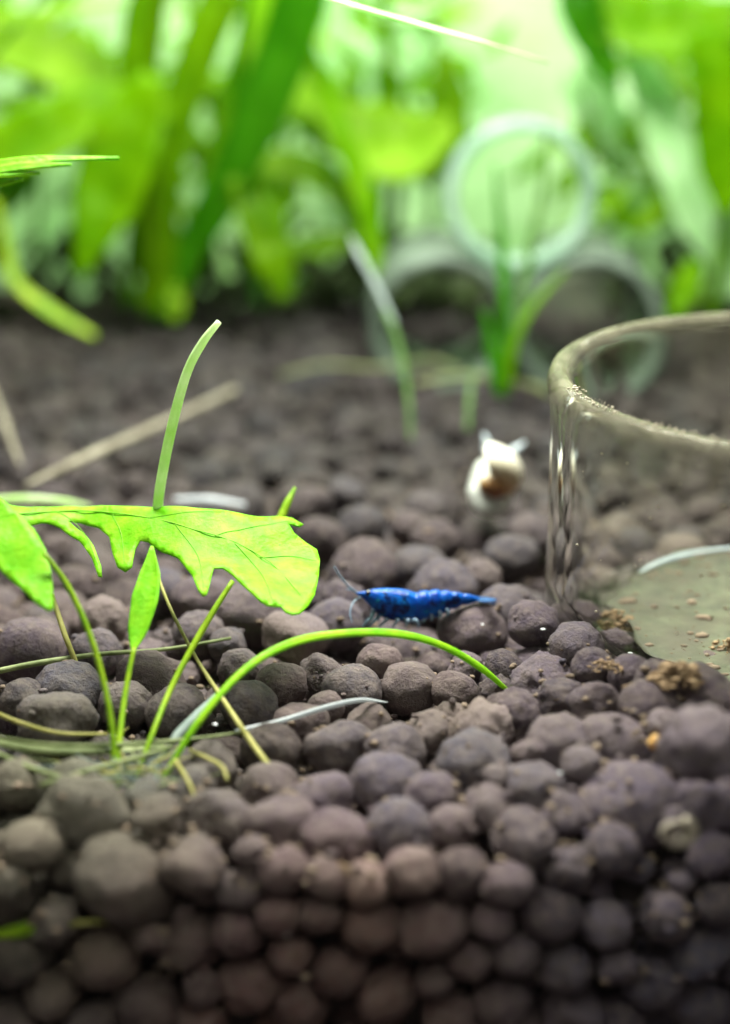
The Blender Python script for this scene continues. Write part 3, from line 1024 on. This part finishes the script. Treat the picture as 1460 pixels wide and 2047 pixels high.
# toothed leaf tips reaching in at the edge
tipl = empty('fern_leaf', atY(-60, 350, 10.9))
tag(tipl, 'sharp bright green toothed leaf tips reaching in above the soil', 'leaf')
px_blade('leaflet', tipl, [(-80, 345, 10.9), (0, 330, 10.9), (70, 320, 10.9), (150, 317, 10.9), (238, 316, 10.9)], (40, 30, 24, 14, 7), 'fresh', face=Vector((0, -.5, .87)), thick=.02)
px_blade('leaflet', tipl, [(-40, 345, 10.85), (60, 332, 10.85), (143, 329, 10.85)], (24, 20, 5), 'fresh', thick=.02)
px_blade('leaflet', tipl, [(-60, 352, 10.82), (20, 347, 10.82), (78, 346, 10.82)], (24, 16, 5), 'fresh', thick=.02)
px_blade('leaflet', tipl, [(-60, 374, 10.8), (0, 366, 10.8), (46, 358, 10.8)], (30, 20, 5), 'fresh', thick=.02)


# ------------------------------------------------------------------ small things on the soil
def clump(label, px, py, wpx, hpx, n, seed, up=0.0, mat='tan', zfix=None):
    r_ = random.Random(seed)
    c = on_soil(px, py + hpx * 0.5, up) if zfix is None else atZ(px, py + hpx * .5, zfix)
    u = cm(c)
    av, af, off = [], [], 0
    for _ in range(n):
        a, q = r_.uniform(0, 6.28), r_.random() ** .6
        x, y = math.cos(a) * q, math.sin(a) * q
        z = (1 - q * q) * r_.uniform(0.0, 0.62)
        r = u * hpx * (.025 + .10 * r_.random() ** 2.2)
        k = r_.randrange(NB, NB + NCR)
        av.append(lo_v[k] @ np.array(Matrix.Rotation(r_.uniform(0, 6), 3, 'Y') @ Matrix.Rotation(r_.uniform(0, 6), 3, 'Z')).T * np.array([r * r_.uniform(.7, 1.9), r, r * r_.uniform(.4, 1)]) + np.array([c.x + x * wpx * .5 * u, c.y + y * wpx * .35 * u, c.z + z * hpx * u]))
        af.append(lo_f[k] + off); off += len(lo_v[k])
    o = link('detritus_clump', from_arrays('detritus_clump', av, af), M[mat])
    return tag(o, label, 'detritus', 'brown detritus clumps by the dish')


clump('crumbly tan clump at the back edge of the green dish floor', 1228, 1222, 105, 60, 190, 1)
clump('largest crumbly tan clump heaped against the front of the dish', 1352, 1322, 105, 80, 230, 2)
clump('tan clump at the photo edge on the dish floor', 1462, 1272, 90, 50, 120, 3, zfix=0.07)
clump('low reddish clump between the round granule and the dish', 1212, 1318, 70, 34, 110, 4, .05)
clump('pale crumbs lying on top of a hollow granule by the dish', 1280, 1362, 70, 34, 100, 5, .05)
for k, (px, py, lab) in enumerate(((680, 1725, 'tan crumbs scattered along the top edge of soil at the front glass'), (1110, 1722, 'pale tan crumbs on front soil below the grey granules'),
                                   (340, 1730, 'yellowish crumbs between two dark granules at front'), (1340, 1535, 'tan crumbs beside the orange seed'))):
    clump(lab, px, py, 44, 28, 110, 20 + k, .03)

M['amber'] = plain('amber_seed', (0.55, 0.22, 0.03), (0.85, 0.60, 0.25), 0.25, 30)
p = on_soil(1308, 1484, .10)
sd = bpy.data.objects.new('seed', blob_mesh('seed', 3, 33, False)); COL.objects.link(sd)
sd.data.materials.append(M['amber']); sd.data.polygons.foreach_set('use_smooth', [True] * len(sd.data.polygons))
sd.location = p; sd.scale = (0.032, 0.03, 0.05); sd.rotation_euler = (0, .3, 0)
tag(sd, 'tiny glossy orange seed beside a big granule', 'seed')


def coil():
    c = on_soil(1350, 1655, 0.2)
    V, pts, rad_ = [], [], []
    for i in range(40):
        t = i / 39
        a = t * 2.2 * 2 * math.pi
        q = 0.015 + 0.085 * t
        pts.append(c + Vector((q * math.cos(a), -0.03 - 0.03 * t, q * math.sin(a) * 0.85)))
        rad_.append(0.008 + 0.022 * t)
    M['oldshell'] = plain('old_shell', (0.16, 0.13, 0.11), (0.38, 0.33, 0.25), 0.6, 14)
    o = link('empty_shell', tube_mesh('empty_shell', pts, rad_, 60, 10, up=Vector((0, 1, 0.01))), M['oldshell'])
    tag(o, 'tiny coiled empty snail shell wedged between large granules', 'shell')


coil()
M['white'] = plain('white_speck', (0.7, 0.72, 0.75), (0.9, 0.9, 0.92), 0.3, 10)
for k, (px, py, s, lab) in enumerate(((572, 1868, .03, 'white speck stuck between granules at the front glass'), (1120, 1545, .022, 'white speck under the round grey granule'),
                                      (1262, 1308, .028, 'bluish white speck at the edge of the dish floor'), (430, 1448, .026, 'white speck near the short thick root'),
                                      (1086, 1258, .03, 'pale chip at the foot of the dish wall'), (965, 1248, .018, 'white speck behind the shrimp tail'))):
    o = bpy.data.objects.new('speck', T0.copy() if k == 0 else SPECK); COL.objects.link(o)
    if k == 0:
        SPECK = o.data; SPECK.materials.append(M['white'])
    o.location = atY(px, py, GLASS_Y + .02) if py > 1800 else on_soil(px, py, .06)
    o.scale = (s * .7, s * .45, s * .4)
    tag(o, lab, 'speck', 'white specks on the soil')

# ------------------------------------------------------------------ middle distance
o = loose('pale_stick', [(50, 972, .08), (150, 925, .12), (270, 872, .14), (380, 822, .14), (470, 780, .1)], (5, 10, 10, 9, 9), 'stick',
          'pale dry stick lying on the soil behind the bare stem', 'stick', wob=.15)
o = loose('pale_root', [(560, 750, .06), (650, 730, .06), (760, 735, .08), (860, 720, .08), (920, 738, .04)], (3, 4, 4, 4, 3), 'dull', 'blurred pale root lying far back on the soil', 'root')
o = loose('pale_root', [(830, 765, .06), (940, 752, .08), (1060, 770, .08), (1100, 790, .05)], (5, 6, 6, 4), 'dull', 'blurred grey green root lying before the shelter tubes', 'root')
o = loose('pale_root', [(-20, 770, .1), (10, 850, .1), (40, 930, .06)], (5, 9, 4), 'stick', 'short whitish root at the photo edge above the stick', 'root')
o = loose('pale_root', [(350, 1000, .05), (420, 1000, .08), (490, 1010, .05)], (6, 8, 5), 'root', 'bluish white root lying just behind the toothed leaf', 'root')

th_ = empty('young_shoot', on_soil(822, 872))
tag(th_, 'slender shoot with white upper stem leaning over the soil', 'plant')
yb = on_soil(822, 872).y
px_blade('blade', th_, [(822, 880, yb), (815, 780, yb + .3), (795, 680, yb + .6), (770, 620, yb + .8)], (7, 11, 11, 9), 'shoot')
px_blade('blade', th_, [(790, 650, yb + .7), (755, 575, yb + 1.0), (715, 500, yb + 1.3), (700, 470, yb + 1.4)], (9, 13, 13, 4), 'greywhite')
px_blade('blade', th_, [(935, 860, yb + .1), (940, 790, yb + .4), (950, 730, yb + .7)], (8, 10, 3), 'shoot')

sh2 = empty('grass_tuft', on_soil(1010, 795))
tag(sh2, 'grass tuft of upright green blades before the stacked tubes', 'plant')
yb = on_soil(1010, 795).y
for pts, ww, mt in (([(1008, 805, 0), (1010, 680, .15), (1008, 560, .3), (1000, 440, .5), (990, 330, .7)], (11, 20, 22, 16, 6), 'deep'),
                    ([(1015, 790, 0), (1030, 680, .1), (1075, 600, .25), (1130, 540, .4)], (12, 20, 16, 6), 'olive'),
                    ([(1000, 790, 0), (985, 700, .1), (968, 620, .2)], (20, 28, 10), 'deep'),
                    ([(1018, 780, 0), (1050, 560, .4), (1085, 380, .7), (1095, 250, .9)], (12, 18, 16, 6), 'shoot')):
    px_blade('blade', sh2, [(x, y, yb + d) for x, y, d in pts], ww, mt)


# shelter of three pale tubes
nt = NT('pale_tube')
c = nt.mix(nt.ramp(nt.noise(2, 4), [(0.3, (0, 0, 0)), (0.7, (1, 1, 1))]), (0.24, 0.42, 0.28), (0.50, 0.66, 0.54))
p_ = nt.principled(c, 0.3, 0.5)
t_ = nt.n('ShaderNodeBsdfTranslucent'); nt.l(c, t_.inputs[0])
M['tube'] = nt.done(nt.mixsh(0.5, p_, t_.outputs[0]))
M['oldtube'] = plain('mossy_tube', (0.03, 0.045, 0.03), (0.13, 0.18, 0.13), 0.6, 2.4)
TY = 18.6
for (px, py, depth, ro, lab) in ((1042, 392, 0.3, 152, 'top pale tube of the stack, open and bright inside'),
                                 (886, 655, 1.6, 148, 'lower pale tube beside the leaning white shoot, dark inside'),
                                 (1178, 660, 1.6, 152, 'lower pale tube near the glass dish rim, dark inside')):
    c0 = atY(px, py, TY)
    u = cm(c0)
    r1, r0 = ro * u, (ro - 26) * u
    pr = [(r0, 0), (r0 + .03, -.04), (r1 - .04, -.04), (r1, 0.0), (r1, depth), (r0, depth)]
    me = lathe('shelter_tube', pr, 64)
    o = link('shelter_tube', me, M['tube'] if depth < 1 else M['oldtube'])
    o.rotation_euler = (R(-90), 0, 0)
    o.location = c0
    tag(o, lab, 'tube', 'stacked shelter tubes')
# dark stones behind the lower tubes
M['rock'] = plain('dark_stone', (0.035, 0.045, 0.03), (0.09, 0.10, 0.06), 0.85, 2)
for k, (px, py, s, lab) in enumerate(((935, 640, .85, 'dark mossy stone seen through the tube by the white shoot'), (1190, 620, .95, 'dark mossy stone seen through the tube by the dish'),
                                      (775, 520, .5, 'small dark stone behind the leaning white shoot'))):
    o = bpy.data.objects.new('stone', blob_mesh('stone', 4, 200 + k, False)); COL.objects.link(o)
    o.data.materials.append(M['rock']); o.data.polygons.foreach_set('use_smooth', [True] * len(o.data.polygons))
    c0 = atY(px, py, 22.6); o.location = c0; o.scale = (s, s * .6, s)
    tag(o, lab, 'stone', 'dark stones at the back')

# ------------------------------------------------------------------ plants at the back
def bg(name, label, base, leaves, cat='plant'):
    e = empty(name, base)
    tag(e, label, cat, 'blurred plants at the back')
    for k, (pts, ww, mt, *o_) in enumerate(leaves):
        face = o_[0] if o_ else Vector((0, -0.75, 0.66))
        px_blade('leaf', e, pts, ww, mt, face, wave=0.06, seed=k, thick=.03)
    return e


yb = 20.4
bg('broad_leaf_plant', 'broad bladed plant with a dark green leaf and olive leaves fanning up', on_soil(312, 640), [
    ([(300, 640, yb), (365, 525, yb - .1), (440, 400, yb - .3), (505, 265, yb - .5), (560, 130, yb - .6), (605, -10, yb - .7), (625, -90, yb - .7)], (40, 70, 92, 104, 110, 110, 110), 'deep'),
    ([(318, 640, yb), (325, 450, yb - .1), (345, 280, yb - .2), (395, 120, yb - .2), (455, -30, yb - .2)], (50, 62, 74, 84, 90), 'olive'),
    ([(306, 635, yb), (296, 430, yb), (275, 220, yb + .1), (285, 60, yb + .1), (318, -50, yb + .1)], (44, 60, 66, 84, 80), 'olive'),
    ([(335, 635, yb + .2), (420, 430, yb + .5), (470, 240, yb + .6), (520, 60, yb + .7), (540, -60, yb + .7)], (40, 60, 86, 90, 80), 'lime'),
    ([(345, 640, yb - .2), (352, 610, yb - .2), (350, 570, yb - .2)], (24, 44, 20), 'lime'),
])
bg('leafy_stem_plant', 'bright green plant with broad drooping leaves beside the bladed plant', on_soil(240, 600), [
    ([(310, 150, 19.9), (262, 260, 19.8), (215, 390, 19.7), (185, 470, 19.6), (160, 552, 19.6)], (50, 150, 150, 90, 20), 'mid'),
    ([(340, 215, 20.2), (190, 225, 20.1), (60, 280, 20.0), (-90, 340, 20)], (70, 140, 150, 120), 'mid'),
    ([(240, 200, 21.2), (150, 130, 21.2), (40, 90, 21.2), (-80, 60, 21.2)], (60, 150, 150, 120), 'lime'),
    ([(60, 330, 20.6), (20, 380, 20.6), (-30, 440, 20.6)], (80, 90, 40), 'mid'),
    ([(250, 610, 20.6), (262, 520, 20.6), (275, 400, 20.6), (300, 180, 20.5), (330, -40, 20.4)], (24, 26, 26, 26, 24), 'olive'),
])
bg('drooping_plant', 'olive plant with one leaf hanging down to the soil near the centre', on_soil(520, 610), [
    ([(470, 350, 20.0), (515, 440, 19.9), (548, 525, 19.8), (568, 600, 19.8)], (40, 84, 88, 24), 'olive'),
    ([(520, 340, 20.6), (545, 430, 20.5), (560, 500, 20.5)], (40, 60, 20), 'mid'),
    ([(560, 495, 20.8), (650, 490, 20.7), (730, 470, 20.7)], (30, 62, 16), 'olive'),
    ([(470, 350, 20.8), (560, 330, 20.9), (640, 350, 21), (700, 400, 21)], (40, 74, 80, 20), 'lime'),
    ([(520, 620, 20.6), (500, 500, 20.6), (470, 350, 20.5), (480, 150, 20.5), (500, -60, 20.4)], (20, 20, 20, 20, 20), 'deep'),
])
bg('round_leaf_plant', 'plant with a broad yellow green leaf left of the top tube', on_soil(760, 600), [
    ([(640, 210, 21), (720, 270, 20.9), (810, 290, 20.9), (905, 250, 20.9)], (40, 170, 190, 60), 'lime'),
    ([(880, 90, 21.2), (895, 190, 21.1), (885, 300, 21.1), (850, 370, 21.1)], (20, 80, 90, 20), 'olive'),
    ([(700, 350, 20.9), (800, 345, 20.9), (880, 350, 20.9)], (14, 46, 14), 'olive'),
    ([(600, 60, 20.2), (660, 210, 20.1), (715, 350, 20.0), (745, 470, 19.9), (750, 560, 19.8)], (30, 44, 46, 40, 20), 'mid'),
    ([(770, 610, 21.2), (790, 450, 21.2), (800, 300, 21.2), (780, 100, 21.2), (760, -60, 21.2)], (20, 20, 20, 20, 20), 'olive'),
])
bg('bushy_plant', 'bright green bushy plant filling the corner above the glass dish', on_soil(1400, 590), [
    ([(1120, -40, 20.6), (1230, 30, 20.5), (1350, 60, 20.4), (1500, 70, 20.4)], (60, 150, 180, 150), 'mid'),
    ([(1160, -60, 20.3), (1160, 20, 20.2), (1200, 110, 20.2), (1235, 190, 20.2)], (70, 90, 70, 16), 'deep'),
    ([(1400, 60, 20.0), (1440, 200, 19.9), (1450, 330, 19.9), (1450, 430, 19.9)], (80, 130, 120, 30), 'mid'),
    ([(1250, 70, 21.0), (1300, 180, 20.9), (1345, 300, 20.8), (1400, 430, 20.7), (1450, 540, 20.7)], (40, 90, 100, 110, 60), 'mint'),
    ([(1440, 380, 20.5), (1460, 480, 20.4), (1460, 600, 20.4)], (40, 110, 80), 'mint'),
    ([(1390, 520, 19.4), (1370, 580, 19.3), (1340, 640, 19.3)], (30, 64, 20), 'mid'),
    ([(1300, 300, 21.2), (1330, 380, 21.2), (1280, 460, 21.2)], (40, 70, 20), 'lime'),
    ([(1420, 640, 20.2), (1440, 500, 20.2), (1460, 300, 20.2), (1470, 80, 20.2)], (26, 26, 26, 26), 'olive'),
    ([(1160, 120, 21.4), (1220, 240, 21.4), (1260, 330, 21.4)], (30, 90, 24), 'mint'),
])
for k, (pts, ww, mt, lab) in enumerate((
        ([(-40, 130, 20.0), (20, 70, 20), (90, -20, 20), (120, -70, 20)], (16, 18, 18, 16), 'deep', 'dark thin stem crossing the top corner of the picture'),
        ([(-40, 62, 19.6), (60, 35, 19.6), (150, 20, 19.6), (250, 5, 19.6)], (24, 30, 26, 8), 'lime', 'thin lime blade across the top corner beside the dark stem'),
        ([(-10, 400, 18.8), (10, 480, 18.8), (30, 560, 18.7), (100, 620, 18.6), (190, 672, 18.5)], (16, 20, 24, 28, 12), 'stem', 'bent grey green stem lying down to the soil at the edge'))):
    o = px_blade('blade', None, pts, ww, mt)
    tag(o, lab, 'leaf', 'loose blades at the back')
o = px_blade('floating_blade', None, [(600, -22, 12.6), (720, 15, 12.7), (850, 52, 12.9), (980, 88, 13.2), (1095, 124, 13.6)], (16, 24, 24, 16, 4), 'mint', face=Vector((0, -.3, .95)))
tag(o, 'thin translucent pale blade slanting across the top of the picture', 'leaf')
# further leaves against the back wall
rl = random.Random(31)
LBL = ['{} leaf clump against the back wall {}'.format(a, b) for a, b in (
    ('yellow green', 'at the top corner above the toothed tips'), ('lime', 'behind the bladed plant'), ('pale', 'between the bladed plant and the centre'),
    ('mint', 'above the round yellow green leaf'), ('pale lime', 'behind and right of the top tube'), ('green', 'behind the bushy corner plant'), ('lime', 'low behind the drooping plant'), ('green', 'above the horizontal toothed tips'), ('bright green', 'between the olive blades'), ('yellow green', 'left of the top tube'), ('mid green', 'in the upper corner above the dish'))]
for k, (px, py) in enumerate(((70, 60), (250, 330), (560, 220), (760, 60), (1210, 330), (1350, 330), (640, 430), (150, 190), (420, 160), (860, 180), (1430, 120))):
    c0 = on_soil(px, 560)
    e = empty('back_leaf_clump', (c0.x, 22.9, 0.1)); tag(e, LBL[k], 'plant', 'leaf clumps on the back wall')
    for j in range(26):
        x, y = px + rl.gauss(0, 90), py + rl.gauss(0, 85)
        a = rl.uniform(0, 6.28); L = rl.uniform(35, 85)
        dx, dy = math.cos(a) * L, math.sin(a) * L
        Yk = rl.uniform(21.2, 23.2)
        px_blade('leaf', e, [(x - dx, y - dy, Yk), (x, y + rl.uniform(-20, 20), Yk), (x + dx, y + dy, Yk + .2)], (8, rl.uniform(26, 64), 8),
                 rl.choice(('lime', 'mint', 'mid', 'lime', 'mid')), wave=.05, seed=j, n=14, cols=5)
    px_tube('stem', e, [(px, 570, 22.9), (px + 10, py + 120, 22.9), (px, py, 22.9)], (8, 8, 6), 'olive', n=12, sides=6)

# added low dark leaves standing in for the shadow on the back soil
for k, (px, lab) in enumerate(((70, 'added dark low shade clump at the back by the bent stem'), (420, 'added dark low shade clump behind the broad bladed plant'),
                               (660, 'added dark low shade clump behind the drooping olive leaf'), (860, 'added dark low shade clump behind the leaning white shoot'),
                               (1330, 'added dark low shade clump under the bushy corner plant'))):
    e = empty('shade_clump', on_soil(px, 600)); tag(e, lab, 'plant', 'added dark shade clumps at the back')
    for j in range(26):
        x, y = px + rl.gauss(0, 80), rl.uniform(470, 610)
        a = rl.uniform(0.5, 2.6); L = rl.uniform(25, 55)
        Yk = rl.uniform(21.4, 22.4)
        px_blade('leaf', e, [(x - math.cos(a) * L, y + math.sin(a) * L, Yk), (x, y, Yk - .1), (x + math.cos(a) * L, y - math.sin(a) * L, Yk)], (14, rl.uniform(30, 50), 6),
                 'shade', wave=.05, seed=j, n=8, cols=4)
